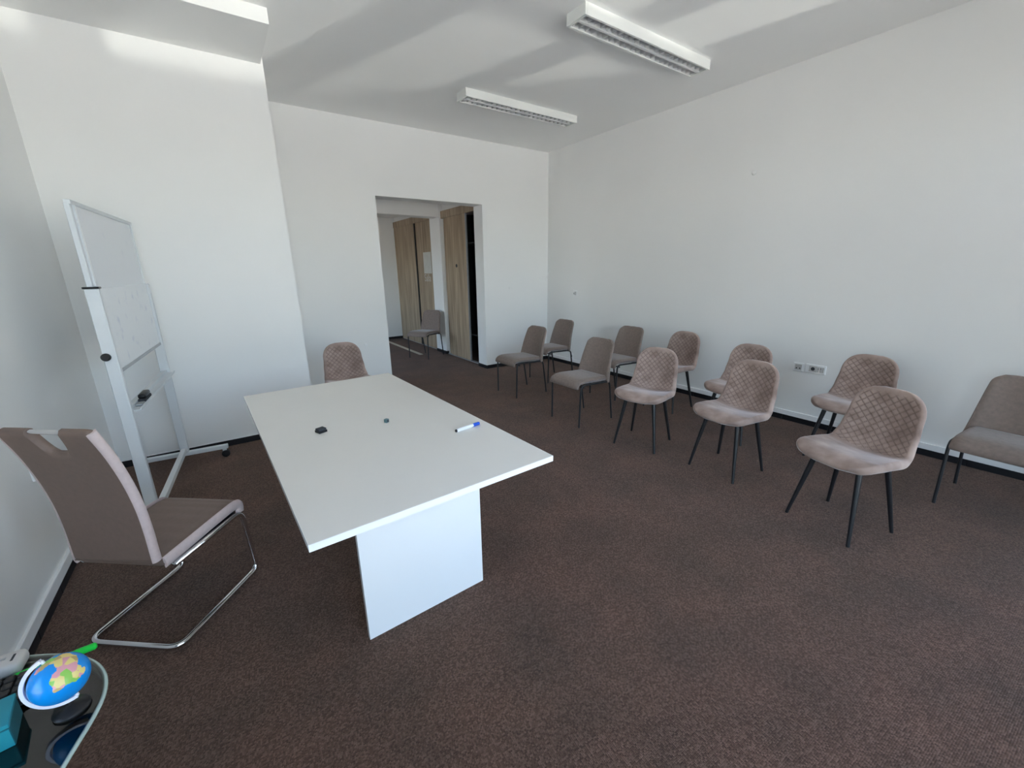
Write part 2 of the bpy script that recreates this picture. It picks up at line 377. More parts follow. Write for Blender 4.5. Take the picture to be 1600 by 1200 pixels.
def added_side_window(name, x, y0, y1, z0, z1, n):  # for the unseen windows added as extra light from the sides
    bm = bmesh.new()
    for z in (z0+.025, z1-.025): bx(bm, (x, (y0+y1)/2, z), (.08, y1-y0, .05))
    ys = [y0+.025+(y1-y0-.05)*k/n for k in range(n+1)]
    for y in ys: bx(bm, (x, y, (z0+z1)/2), (.08, .05, z1-z0-.1))
    w = struct(obj(name, bm, M['white_metal']))
    for a, b in zip(ys, ys[1:]): obj('pane', bx(bmesh.new(), (x, (a+b)/2, (z0+z1)/2), (.008, b-a-.05, z1-z0-.1)), M['pane'], w)
added_side_window('window_8', XL-.15, -1.5, .98, .55, 2.10, 2)  # added out of view to brighten the right wall, floor and table
added_side_window('window_9', XR+.15, -1.30, -.06, .3, 2.75, 1)  # added out of view to brighten the left wall and table
struct(box('ground_outside', (-40, -50, -.5), (45, 40, -.22), M['concrete']))
struct(box('ground_light_cut_left', (-14, YF, -.24), (XL-.3, 16, -.20), M['light_cut']))  # unseen dark ground, added to keep bounced light off the upper right wall
struct(box('ground_light_cut_right', (XR+.65, YF, -.24), (18, 16, -.20), M['light_cut']))  # its counterpart on the right, also added to cut bounced light

# skirting: black tiles one by one, white duct above them
def skirting(name, p0, p1, nrm, z1=.055, step=.333, duct=None, dname=None):
    p0, p1, nrm = Vector(p0), Vector(p1), Vector(nrm); d = p1-p0; ln = d.length; d.normalize()
    rot = Matrix(((d.x, nrm.x, 0, 0), (d.y, nrm.y, 0, 0), (0, 0, 1, 0), (0, 0, 0, 1)))
    mid = (p0+p1)/2
    root = struct(obj(name, bx(bmesh.new(), mid + nrm*.003 + Vector((0, 0, z1/2-.001)), (ln, .006, z1-.002), 0, rot), M['grout']))
    me = None; a = 0
    while a < ln - .02:
        b = min(a+step, ln); c = p0 + d*((a+b)/2) + nrm*.0055 + Vector((0, 0, z1/2))
        if abs(b-a-step) < 1e-6 and me:
            o = bpy.data.objects.new('tile', me); C.objects.link(o); o.parent = root
        else:
            bmm = bx(bmesh.new(), (0, 0, 0), (b-a-.003, .011, z1), .0015, None, 1)
            o = obj('tile', bmm, M['skirt'], root)
            if abs(b-a-step) < 1e-6: me = o.data
        o.matrix_world = Matrix.Translation(c) @ rot
        a = b
    if duct:
        struct(obj(dname, bx(bmesh.new(), mid + nrm*(duct[1]/2) + Vector((0, 0, z1+duct[0]/2)), (ln, duct[1], duct[0]), .002, rot, 1), M['trim']))
skirting('baseboard_right', (XR, YF, 0), (XR, YB, 0), (-1, 0, 0), .055, .333, (.05, .014), 'trim_4')
skirting('baseboard_left', (XL, YF, 0), (XL, YP, 0), (1, 0, 0), .055, .333, (.055, .016), 'trim_5')
skirting('baseboard_pillar', (XL, YP, 0), (XP, YP, 0), (0, -1, 0), .055, .333, (.008, .008), 'trim_6')
skirting('baseboard_pillar_side', (XP, YP, 0), (XP, YB, 0), (1, 0, 0))
skirting('baseboard_back', (XP, YB, 0), (OX0, YB, 0), (0, -1, 0))
skirting('baseboard_back_right', (OX1, YB, 0), (XR, YB, 0), (0, -1, 0))
skirting('baseboard_jamb', (OX1, YB, 0), (OX1, YK, 0), (-1, 0, 0))
skirting('baseboard_corridor', (.83, YFAR, 0), (3.45, YFAR, 0), (0, -1, 0))
skirting('baseboard_corridor_pier', (3.405, 7.08, 0), (3.405, 7.50, 0), (-1, 0, 0))
skirting('baseboard_corridor_pier_front', (3.405, 7.08, 0), (3.45, 7.08, 0), (0, -1, 0))

# ------------------------------------------------------------------ ceiling lamps
def luminaire(x0, x1, y0, y1, label):
    z0, z1 = 3.215, H
    cx, cy = (x0+x1)/2, (y0+y1)/2; lx, ly = x1-x0, y1-y0
    t = thing('ceiling_lamp', label, 'ceiling lamp', (cx, cy, z1), 0, 'louvred fluorescent lamps')
    bm = bmesh.new(); d = z0-z1
    for s in (-1, 1):
        bx(bm, (0, s*(ly/2-.008), d/2), (lx-.048, .016, -d))
        bx(bm, (s*(lx/2-.012), 0, d/2), (.024, ly, -d), .001, None, 1)
    bx(bm, (0, 0, -.007), (lx-.05, ly-.034, .013))
    obj('housing', bm, M['lamp_body'], t)
    bm = bmesh.new(); bx(bm, (0, 0, d/2-.006), (lx-.05, .022, -d-.014), .002, None, 1)
    obj('spine', bm, M['mirror_louvre'], t)
    for s in (-1, 1):
        bm = bmesh.new(); yc = s*(ly/4-.002); w = ly/2-.034; n = 23
        for k in range(n+1):
            bx(bm, (-lx/2+.04+(lx-.08)*k/n, yc, d+.024), (.004, w, .036))
        for e in (-1, 1):
            bx(bm, (0, yc+e*w/2, d+.024), (lx-.05, .003, .04), 0, Matrix.Rotation(e*.18, 4, 'X'))
        o = obj('louvre', bm, M['mirror_louvre'], t); o['kind'] = 'stuff'
        obj('tube', tube(bmesh.new(), [(-lx/2+.03, yc, -.024), (lx/2-.03, yc, -.024)], .008, 10), M['tube'], t, True, 40)
    return t
luminaire(2.372, 3.892, 2.482, 2.672, 'white louvred ceiling lamp nearer the camera, on the bright patch')
luminaire(2.357, 3.865, 4.137, 4.327, 'white louvred ceiling lamp farther away, near the doorway wall')

# ------------------------------------------------------------------ wardrobes in the corridor
t = thing('wardrobe', 'oak built-in wardrobe just behind the doorway, one sliding door open', 'wardrobe', (3.44, 6.45, 0))
def part(name, lo, hi, m, bev=.002):
    lo, hi = Vector(lo), Vector(hi)
    return obj(name, bx(bmesh.new(), (lo+hi)/2 - t.location, hi-lo, bev, None, 1), m, t)
part('fascia', (3.425, 5.83, 2.41), (3.465, 7.075, 2.53), M['oak'])
d1 = part('sliding_door', (3.44, 6.22, .012), (3.46, 6.94, 2.41), M['oak'])
part('sliding_door', (3.475, 6.86, .012), (3.495, 7.07, 2.41), M['oak'])
part('edge_profile', (3.435, 6.205, .012), (3.465, 6.222, 2.41), M['grey_metal'])
part('floor_rail', (3.43, 5.84, 0), (3.50, 7.07, .012), M['grey_metal'])
bm = bmesh.new()
for lo, hi in (((4.05, 5.83, 0), (4.08, 7.07, 2.5)), ((3.5, 5.825, 0), (4.05, 5.845, 2.5)), ((3.5, 7.05, 0), (4.05, 7.07, 2.5)), ((3.5, 5.845, .45), (4.05, 7.05, .47)), ((3.5, 5.845, 1.95), (4.05, 7.05, 1.97))):
    lo, hi = Vector(lo), Vector(hi); bx(bm, (lo+hi)/2 - t.location, hi-lo)
obj('carcass', bm, M['dark_inside'], t)
hb = lathe(bmesh.new(), [(.028, 0), (.030, .003), (.022, .006), (.020, .002)], 20)
bmesh.ops.transform(hb, matrix=Matrix.Translation(Vector((3.44, 6.58, 1.61)) - t.location) @ Matrix.Rotation(-PI/2, 4, 'Y'), verts=hb.verts)
obj('finger_pull', hb, M['dark_grey'], d1, True, 30)
t = thing('wardrobe', 'oak built-in wardrobe at the far end of the corridor, with paper and lettering', 'wardrobe', (3.45, 8.5, 0))
part('fascia', (3.435, 7.505, 2.445), (3.475, YFAR-.005, 2.565), M['oak'])
part('sliding_door', (3.45, 8.37, .012), (3.47, YFAR-.03, 2.445), M['oak'])
d2 = part('sliding_door', (3.465, 7.505, .012), (3.485, 8.33, 2.445), M['oak'])
part('edge_profile', (3.445, 8.325, .012), (3.475, 8.372, 2.445), M['dark_inside'])
part('side_panel', (3.445, YFAR-.03, 0), (3.70, YFAR-.003, 2.445), M['oak'])
part('floor_rail', (3.45, 7.51, 0), (3.50, YFAR-.03, .012), M['grey_metal'])
part('carcass', (3.50, 7.52, 0), (3.9, YFAR-.03, 2.5), M['dark_inside'])
sh = tag(obj('paper_sheet', bx(bmesh.new(), (0, 0, 0), (.002, .36, .40)), M['paper']), 'pale paper sheet stuck on the far wardrobe door above the lettering', 'paper')
sh.location = (3.4635, 7.84, 1.68)
tx = bpy.data.curves.new('lettering', 'FONT'); tx.body = 'Sala'; tx.size = .20; tx.extrude = .001; tx.align_x = 'CENTER'
tmp = bpy.data.objects.new('tmp_text', tx); C.objects.link(tmp)
me = bpy.data.meshes.new_from_object(tmp.evaluated_get(bpy.context.evaluated_depsgraph_get()))
bpy.data.objects.remove(tmp)
lt = link('lettering', me, M['chalk'], d2)
lt.matrix_world = Matrix(((0, 0, -1, 3.464), (-1, 0, 0, 7.87), (0, 1, 0, 1.33), (0, 0, 0, 1)))
lt['label'] = 'white lettering'
st = tag(obj('floor_strip', bx(bmesh.new(), (0, 0, .004), (.07, 2.1, .008), .002, None, 1), M['beige_strip']), 'flat beige strip lying on the corridor carpet beside the lone chair', 'floor strip')
st.location = (2.985, 8.36, 0)

# ------------------------------------------------------------------ wall sockets, switch, wires
def socket(loc, nrm, w, h, label, kind, cat='socket', group=None):
    nrm = Vector(nrm); side = Vector((0, 0, 1)).cross(nrm)
    t = thing('wall_socket' if cat == 'socket' else 'wall_switch', label, cat, loc, 0, group)
    rot = Matrix(((side.x, 0, nrm.x, 0), (side.y, 0, nrm.y, 0), (0, 1, 0, 0), (0, 0, 0, 1))).to_4x4()
    def p(name, c, s, m, bev=.001):
        b = bx(bmesh.new(), c, s, bev, None, 1); bmesh.ops.transform(b, matrix=rot, verts=b.verts); return obj(name, b, m, t)
    p('plate', (0, 0, .005), (w, h, .010), M['trim'], .003)
    if kind == 'data':
        p('insert', (0, 0, .0105), (w*.62, h*.66, .003), M['router'])
        for s in (-1, 1): p('jack', (s*w*.15, -h*.12, .0122), (.011, .012, .002), M['black_plastic'])
    elif kind == 'multi':
        p('insert', (-w*.14, 0, .0105), (w*.40, h*.66, .003), M['router'])
        b = lathe(bmesh.new(), [(.017, 0), (.017, .0015)], 20, (0, 0, 0)); bmesh.ops.transform(b, matrix=rot @ Matrix.Translation((-w*.14, 0, .0115)), verts=b.verts); obj('outlet', b, M['dark_grey'], t)
        for k in range(3): p('rocker', (w*(.13+.12*k), 0, .0115), (w*.10, h*.6, .005), M['router'])
        p('slot', (w*.13, .006, .0145), (.004, .014, .002), M['black_plastic']); p('slot', (w*.25, .010, .0145), (.006, .008, .002), M['black_plastic'])
    elif kind == 'switch':
        p('rocker', (w*.15, -.005, .0105), (w*.5, h*.6, .006), M['router']); p('slot', (-w*.25, -.008, .0108), (.012, .026, .003), M['dark_grey'])
    elif kind == 'round':
        b = lathe(bmesh.new(), [(.019, 0), (.019, .0015)], 20); bmesh.ops.transform(b, matrix=rot @ Matrix.Translation((0, 0, .0102)), verts=b.verts); obj('outlet', b, M['dark_grey'], t)
    return t
socket((XR, 1.66, .568), (-1, 0, 0), .095, .085, 'square white data socket on the right wall, left of the wider plate', 'data')
socket((XR, 1.512, .572), (-1, 0, 0), .165, .085, 'wide white socket plate with switches on the right wall', 'multi')
socket((XR, 4.885, 1.165), (-1, 0, 0), .08, .085, 'small white switch high on the right wall near the corner', 'switch', 'switch')
socket((XR, 4.93, .150), (-1, 0, 0), .09, .085, 'white socket low on the right wall beside the corner chair', 'round')
socket((XL, 2.91, .61), (1, 0, 0), .085, .085, 'white socket on the left wall beside the cantilever chair', 'round')
socket((1.503, YB, .605), (0, -1, 0), .03, .03, 'tiny grey cover on the back wall right of the quilted chair', 'plain')
bm = tube(bmesh.new(), catmull([(4.44, YB-.004, 1.395), (4.50, YB-.018, 1.385), (4.58, YB-.02, 1.41), (XR-.012, YB-.03, 1.46), (XR-.006, YB-.06, 1.50)], 6), .004, 8)
tag(obj('loose_wire', bm, M['trim'], None, True), 'short white wire poking out at the back corner of the room', 'wire')
bm = lathe(bmesh.new(), [(.022, 0), (.020, .006), (.009, .010)], 16); bmesh.ops.transform(bm, matrix=Matrix.Rotation(-PI/2, 4, 'Y'), verts=bm.verts)
o = tag(obj('wall_hook', bm, M['wall'], None, True, 30), 'small white painted cap high on the right wall', 'hook'); o.location = (XR, 2.349, 2.441)
o = tag(obj('blank_cover', bx(bmesh.new(), (0, 0, 0), (.08, .006, .04), .001, None, 1), M['wall']), 'faint white blank cover on the back wall right of the doorway', 'cover plate'); o.location = (3.87, YB-.003, 1.25)

# ------------------------------------------------------------------ white meeting table
t = thing('meeting_table', 'white meeting table on panel legs in the middle of the room', 'table', (.566, 2.245, 0), math.radians(2.0))
obj('tabletop', bx(bmesh.new(), (0, 0, .737), (1.0, 1.97, .026), .0012, None, 1), M['white_laminate'], t)
bm = bmesh.new()
for s in (-1, 1):
    bx(bm, (0, s*.9855, .737), (1.0, .001, .025)); bx(bm, (s*.5005, 0, .737), (.001, 1.97, .025))
o = obj('edge_band', bm, M['white_gloss'], t)
for s in (-1, 1):
    obj('leg_panel', bx(bmesh.new(), (0, s*.68, .362), (.585, .026, .724), .001, None, 1), M['white_gloss'], t)
obj('stretcher', bx(bmesh.new(), (0, 0, .54), (.024, 1.334, .34), .001, None, 1), M['white_gloss'], t)
ZT = .7502
o = thing('board_eraser', 'small dark grey board eraser on the left of the white table', 'eraser', (.323, 2.205, ZT), .35)
obj('felt_pad', bx(bmesh.new(), (0, 0, .006), (.044, .044, .012), .002), M['black_plastic'], o)
obj('grip', bx(bmesh.new(), (0, 0, .017), (.040, .036, .010), .002), M['dark_grey'], o)
o = thing('magnet', 'tiny grey-teal cube magnet in the middle of the white table', 'magnet', (.643, 2.137, ZT), .5)
obj('cube', bx(bmesh.new(), (0, 0, .010), (.020, .020, .020), .002), M['magnet_teal'], o)
obj('face', bx(bmesh.new(), (0, -.010, .010), (.013, .003, .013), .001), M['dark_grey'], o)
o = thing('marker_pen', 'white marker pen with blue cap on the right of the table', 'marker', (.955, 1.788, ZT+.0095), math.atan2(.024, .146))
def xlathe(prof, n=18):
    b = lathe(bmesh.new(), prof, n); bmesh.ops.transform(b, matrix=Matrix.Rotation(PI/2, 4, 'Y'), verts=b.verts); return b
obj('barrel', xlathe([(.008, -.073), (.0095, -.071), (.0095, .02), (.008, .028), (.0075, .034)]), M['marker_white'], o, True, 30)
obj('cap', xlathe([(.0088, .034), (.0092, .036), (.0088, .072), (.007, .075)]), M['blue_cap'], o, True, 30)
obj('end_plug', xlathe([(.0075, -.078), (.0082, -.073)]), M['black_plastic'], o, True, 30)

# ------------------------------------------------------------------ quilted velvet chairs
def velvet_shell():
    prof = catmull([(0, .232, .438), (0, .212, .462), (0, .15, .476), (0, .06, .468), (0, -.03, .452), (0, -.10, .447), (0, -.155, .464), (0, -.19, .515), (0, -.213, .59), (0, -.234, .68), (0, -.251, .77), (0, -.262, .838)], 24)
    acc = [0]
    for a, b in zip(prof, prof[1:]): acc.append(acc[-1] + (b-a).length)
    Ltot = acc[-1]
    def at(s):
        x = s*Ltot; lo, hi = 0, len(acc)-1
        while hi-lo > 1:
            m = (lo+hi)//2
            if acc[m] <= x: lo = m
            else: hi = m
        t = (x-acc[lo])/(acc[hi]-acc[lo]); return prof[lo].lerp(prof[hi], t)
    NS, NT = 176, 88
    S = [.35*k/NS + .65*(1-math.cos(PI*k/NS))/2 for k in range(NS+1)]
    T = [math.sin(PI/2*(-1+2*k/NT)) for k in range(NT+1)]
    wtab = [(0, .215), (.18, .226), (.40, .224), (.52, .213), (.66, .200), (.80, .189), (1, .168)]
    def wid(s):
        w = lerp(wtab, s)
        if s < .15: w *= max(0, 1-(1-s/.15)**2.7)**(1/2.7)
        if s > .83: w *= max(0, 1-((s-.83)/.17)**2.9)**(1/2.9)
        return max(w, .0015)
    P = []; TH = []; G = []
    for s in S:
        c = at(s); w = wid(s); tg = (at(min(1, s+.01))-at(max(0, s-.01))).normalized()
        nr = Vector((0, tg.z, -tg.y));
        cup = lerp([(0, .0), (.15, .012), (.38, .030), (.55, .040), (.75, .030), (1, .018)], s)
        row = []; th = []; gg = []
        for tt in T:
            x = tt*w; row.append(c + Vector((x, 0, 0)) + nr*cup*(abs(x)/.22)**2.2)
            d = min((1-abs(tt))*w*1.0 + .0, s*Ltot, (1-s)*Ltot)
            Tk = lerp([(0, .050), (.35, .052), (.55, .040), (1, .034)], s)
            q = min(1, d/.020); th.append(Tk*math.sqrt(max(0, 1-(1-q)**2)))
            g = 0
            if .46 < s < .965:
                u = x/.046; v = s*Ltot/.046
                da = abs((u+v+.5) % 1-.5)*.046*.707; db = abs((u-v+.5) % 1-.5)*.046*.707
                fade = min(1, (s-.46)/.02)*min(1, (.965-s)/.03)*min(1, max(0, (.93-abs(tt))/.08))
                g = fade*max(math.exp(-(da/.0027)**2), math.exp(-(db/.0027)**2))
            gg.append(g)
        P.append(row); TH.append(th); G.append(gg)
    def N(i, j):
        a = P[min(NS, i+1)][j]-P[max(0, i-1)][j]; b = P[i][min(NT, j+1)]-P[i][max(0, j-1)]
        n = a.cross(b)
        if n.length < 1e-9: n = Vector((0, 1, 1))
        n.normalize(); return n
    vs, fs, crease_shade = [], [], []
    idF, idB = {}, {}
    for i in range(NS+1):
        for j in range(NT+1):
            n = N(i, j)
            p = P[i][j]; h = TH[i][j]/2; rim = i in (0, NS) or j in (0, NT)
            idF[i, j] = len(vs); vs.append(p + n*(h - G[i][j]*.0042)); crease_shade.append(G[i][j])
            if rim: idB[i, j] = idF[i, j]
    for i in range(0, NS+1):
        for j in range(0, NT+1):
            if (i, j) in idB: continue
            n = N(i, j)
            idB[i, j] = len(vs); vs.append(P[i][j] - n*TH[i][j]/2); crease_shade.append(0)
    for i in range(NS):
        for j in range(NT):
            fs.append((idF[i, j], idF[i, j+1], idF[i+1, j+1], idF[i+1, j]))
            fs.append((idB[i, j], idB[i+1, j], idB[i+1, j+1], idB[i, j+1]))
    me = bpy.data.meshes.new('shell'); me.from_pydata([tuple(v) for v in vs], [], fs); me.update()
    b = bmesh.new(); b.from_mesh(me); bmesh.ops.recalc_face_normals(b, faces=b.faces[:]); b.to_mesh(me); b.free()
    at_ = me.attributes.new('crease_shade', 'FLOAT', 'POINT'); at_.data.foreach_set('value', [.7*s for s in crease_shade])
    for p in me.polygons: p.use_smooth = True
    return me
def make_velvet(label):
    t = thing('quilted_chair', label, 'chair', (0, 0, 0), 0, 'quilted velvet chairs')
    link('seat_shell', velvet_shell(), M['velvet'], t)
    bm = bmesh.new(); bx(bm, (0, .0, .427), (.27, .26, .008), .002, None, 1)
    obj('leg_plate', bm, M['black_metal'], t)
    for sx in (-1, 1):
        for sy in (-1, 1):
            obj('leg', tube(bmesh.new(), [(sx*.122, sy*.118, .432), (sx*.186, sy*.19, 0)], .0165, 14, r_end=.0095), M['black_metal'], t, True, 40)
    return t
V = [((2.93, .70), (-.963, .27), 'quilted taupe velvet chair nearest the camera, in the front row'),
     ((3.085, 1.497), (-.996, .08), 'second quilted velvet chair of the front row, in front of the wall sockets'),
     ((2.98, 2.217), (-.962, -.27), 'third quilted velvet chair of the front row, right of the plain grey chair'),
     ((3.775, 1.83), (-1, -.05), 'quilted velvet chair by the right wall, left of the sockets'),
     ((4.00, 1.03), (-1, .05), 'quilted velvet chair by the right wall, right of the sockets'),
     ((4.03, 2.69), (-1, -.03), 'quilted velvet chair by the right wall, farthest back of the quilted ones there'),
     ((.955, 4.25), (-.03, -1), 'quilted velvet chair standing behind the far end of the white table')]
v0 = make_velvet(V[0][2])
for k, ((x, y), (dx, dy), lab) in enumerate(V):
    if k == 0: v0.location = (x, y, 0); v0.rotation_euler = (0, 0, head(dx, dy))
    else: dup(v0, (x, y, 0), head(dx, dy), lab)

# ------------------------------------------------------------------ plain grey chairs
def slab(fn, NS, NT, th, rr):
    """closed padded slab over fn(s,t) -> point; edges rounded by radius rr; th(s) thickness"""
    P = [[fn(i/NS, -1+2*j/NT) for j in range(NT+1)] for i in range(NS+1)]
    def N(i, j):
        n = (P[i][min(NT, j+1)]-P[i][max(0, j-1)]).cross(P[min(NS, i+1)][j]-P[max(0, i-1)][j]); return n.normalized()
    vs, fs = [], []; F, B = {}, {}
    acc = [0]
    for i in range(NS): acc.append(acc[-1] + (P[i+1][NT//2]-P[i][NT//2]).length)
    for i in range(NS+1):
        ew = [0]
        for j in range(NT): ew.append(ew[-1] + (P[i][j+1]-P[i][j]).length)
        for j in range(NT+1):
            d = min(ew[j], ew[-1]-ew[j], acc[i], acc[-1]-acc[i]); q = min(1, d/rr)
            h = th(i/NS)/2*(.35+.65*math.sqrt(max(0, 1-(1-q)**2)))
            n = N(i, j); F[i, j] = len(vs); vs.append(P[i][j]+n*h); B[i, j] = len(vs); vs.append(P[i][j]-n*h)
    for i in range(NS):
        for j in range(NT):
            fs.append((F[i, j], F[i, j+1], F[i+1, j+1], F[i+1, j])); fs.append((B[i, j], B[i+1, j], B[i+1, j+1], B[i, j+1]))
    for i in range(NS):
        fs.append((F[i, 0], F[i+1, 0], B[i+1, 0], B[i, 0])); fs.append((F[i, NT], B[i, NT], B[i+1, NT], F[i+1, NT]))
    for j in range(NT):
        fs.append((F[0, j], B[0, j], B[0, j+1], F[0, j+1])); fs.append((F[NS, j], F[NS, j+1], B[NS, j+1], B[NS, j]))
    bm = bmesh.new(); vv = [bm.verts.new(v) for v in vs]
    for f in fs: bm.faces.new([vv[k] for k in f])
    return bm
def make_grey(label):
    t = thing('dining_chair', label, 'chair', (0, 0, 0), 0, 'plain grey dining chairs')
    pr = catmull([(0, .265, .398), (0, .258, .432), (0, .225, .455), (0, .15, .462), (0, 0, .455), (0, -.17, .446)], 6)
    def seat(s, u):
        x = s*(len(pr)-1); i = min(int(x), len(pr)-2); c = pr[i].lerp(pr[i+1], x-i)
        w = .208 - .006*s; k = 1 - .05*max(0, (.12-s)/.12)**2
        return c + Vector((u*w*k, 0, 0))
    obj('seat', slab(seat, 30, 16, lambda s: .05, .03), M['grey_fabric'], t, True, 50)
    br = catmull([(0, -.192, .415), (0, -.205, .50), (0, -.228, .62), (0, -.262, .74), (0, -.290, .825)], 8)
    def back(s, u):
        s2 = s
        x = s2*(len(br)-1); i = min(int(x), len(br)-2); c = br[i].lerp(br[i+1], x-i)
        w = .228 - .050*s2
        if s2 > .82: w *= (1-.34*((s2-.82)/.18)**2.6)
        wrap = .060*(1-.45*s2)*abs(u)**2.4
        dz = -.004*abs(u)**2
        return c + Vector((u*w, wrap, dz))
    obj('backrest', slab(back, 34, 24, lambda s: .045-.012*s, .022), M['grey_fabric'], t, True, 50)
    r = .0095
    for sx in (-1, 1):
        x = sx*.214
        pts = fillet([(x*.97, .238, 0), (x, .232, .436), (x, -.170, .420), (x*.97, -.234, 0)], .055, 6)
        # one bent tube, cut into front leg, side rail and rear leg
        n = len(pts); a = next(i for i in range(n) if pts[i].z > .405); b = n-1-next(i for i in range(n) if pts[n-1-i].z > .405)
        obj('leg', tube(bmesh.new(), pts[:a+1], r, 12), M['charcoal_metal'], t, True, 40)
        obj('side_rail', tube(bmesh.new(), pts[a:b+1], r, 12), M['charcoal_metal'], t, True, 40)
        obj('leg', tube(bmesh.new(), pts[b:], r, 12), M['charcoal_metal'], t, True, 40)
    for y in (.19, -.15): obj('cross_rail', tube(bmesh.new(), [(-.212, y, .408), (.212, y, .408)], .008, 10), M['charcoal_metal'], t, True, 40)
    return t
Gc = [((2.995, 3.02), (-1, 0), 'plain grey dining chair in the front row, left of the quilted chairs'),
      ((3.95, 3.40), (-1, 0), 'plain grey dining chair by the right wall, beside the quilted chairs'),
      ((3.07, 4.20), (-1, 0), 'plain grey dining chair in front of the back wall, right of the doorway'),
      ((3.82, 4.50), (-1, 0), 'plain grey dining chair deepest in the back right corner'),
      ((3.93, .19), (-1, .05), 'plain grey dining chair cut off by the right edge of the photo'),
      ((3.02, 7.13), (-.86, -.5), 'lone grey dining chair out in the corridor before the wardrobes')]
g0 = make_grey(Gc[0][2])
for k, ((x, y), (dx, dy), lab) in enumerate(Gc):
    if k == 0: g0.location = (x, y, 0); g0.rotation_euler = (0, 0, head(dx, dy))
    else: dup(g0, (x, y, 0), head(dx, dy), lab)

# ------------------------------------------------------------------ cantilever chair
t = thing('cantilever_chair', 'taupe cantilever chair on a chrome sled frame beside the left wall', 'chair', (-.396, 2.285, 0), head(.64, .77))
bp = catmull([(0, -.203, .425), (0, -.205, .48), (0, -.207, .57), (0, -.215, .68), (0, -.235, .80), (0, -.268, .925), (0, -.310, 1.038)], 10)
def bprof(s):
    x = s*(len(bp)-1); i = min(int(x), len(bp)-2); return bp[i].lerp(bp[i+1], x-i)
def cback(s, u):
    a = abs(u)
    notch = .15*max(0, 1-(a/.36)**3.0)**.55 if a < .36 else 0
    corner = .02*max(0, (abs(u)-.86)/.14)**2
    top = 1-notch-corner
    c = bprof(s*top)
    return c + Vector((.014 + .014*s*top + u*.177, 0, 0))
obj('backrest', slab(cback, 40, 64, lambda s: .036-.004*s, .010), M['taupe_weave'], t, True, 50)
for sx in (-1, 1):
    bm = bmesh.new(); R_ = []
    for i in range(41):
        s = .004 + .972*i/40; c = bprof(s); tg = (bprof(min(1, s+.02))-bprof(max(0, s-.02))).normalized(); nr = Vector((0, tg.z, -tg.y))
        ring = []
        for k in range(10):
            a = PI*k/9; ring.append(bm.verts.new(c + Vector((.014+.014*s+sx*(.174+.014*math.sin(a)), 0, 0)) + nr*(.0195-.002*s)*math.cos(a)))
        R_.append(ring)
    for a, b in zip(R_, R_[1:]):
        for k in range(10): bm.faces.new((a[k], a[(k+1) % 10], b[(k+1) % 10], b[k]))
    bm.faces.new(R_[0]); bm.faces.new(R_[-1])
    obj('back_side_band', bm, M['pink_weave'], t, True, 50)['label'] = 'pale mauve band along the edge of the backrest'
sp = catmull([(0, .235, .372), (0, .238, .405), (0, .205, .422), (0, .10, .420), (0, -.05, .412), (0, -.19, .405)], 6)
def sprof(s):
    x = s*(len(sp)-1); i = min(int(x), len(sp)-2); return sp[i].lerp(sp[i+1], x-i)
def cseat(s, u): return sprof(s) + Vector((u*.204, 0, -.002*u*u + (.0012*math.sin(s*70) if s > .3 else 0)))
obj('seat', slab(cseat, 48, 14, lambda s: .048, .012), M['taupe_weave'], t, True, 50)
for sx in (-1, 1):
    bm = bmesh.new(); R_ = []
    for i in range(31):
        s = i/30; c = sprof(s); tg = (sprof(min(1, s+.02))-sprof(max(0, s-.02))).normalized(); nr = Vector((0, tg.z, -tg.y))
        R_.append([bm.verts.new(c + Vector((sx*(.201+.013*math.sin(PI*k/9)), 0, 0)) + nr*.0255*math.cos(PI*k/9)) for k in range(10)])
    for a, b in zip(R_, R_[1:]):
        for k in range(10): bm.faces.new((a[k], a[(k+1) % 10], b[(k+1) % 10], b[k]))
    bm.faces.new(R_[0]); bm.faces.new(R_[-1])
    obj('seat_side_band', bm, M['pink_weave'], t, True, 50)['label'] = 'pale mauve band along the edge of the seat'
fr = fillet([(-.212, -.16, .372), (-.212, .232, .378), (-.212, .262, .0135), (-.212, -.235, .0135), (.212, -.235, .0135), (.212, .262, .0135), (.212, .232, .378), (.212, -.16, .372)], .055, 8)
obj('sled_frame', tube(bmesh.new(), fr, .0125, 16), M['chrome'], t, True)
bm = bx(bmesh.new(), (0, .03, .379), (.40, .36, .012), .003); obj('seat_pan', bm, M['black_plastic'], t)
hz = bprof(.972)
obj('handle', tube(bmesh.new(), fillet([(-.055, hz.y, hz.z), (.100, hz.y, hz.z)], .01), .0085, 14), M['chrome'], t, True, 40)['label'] = 'chrome grab bar across the cut-out'

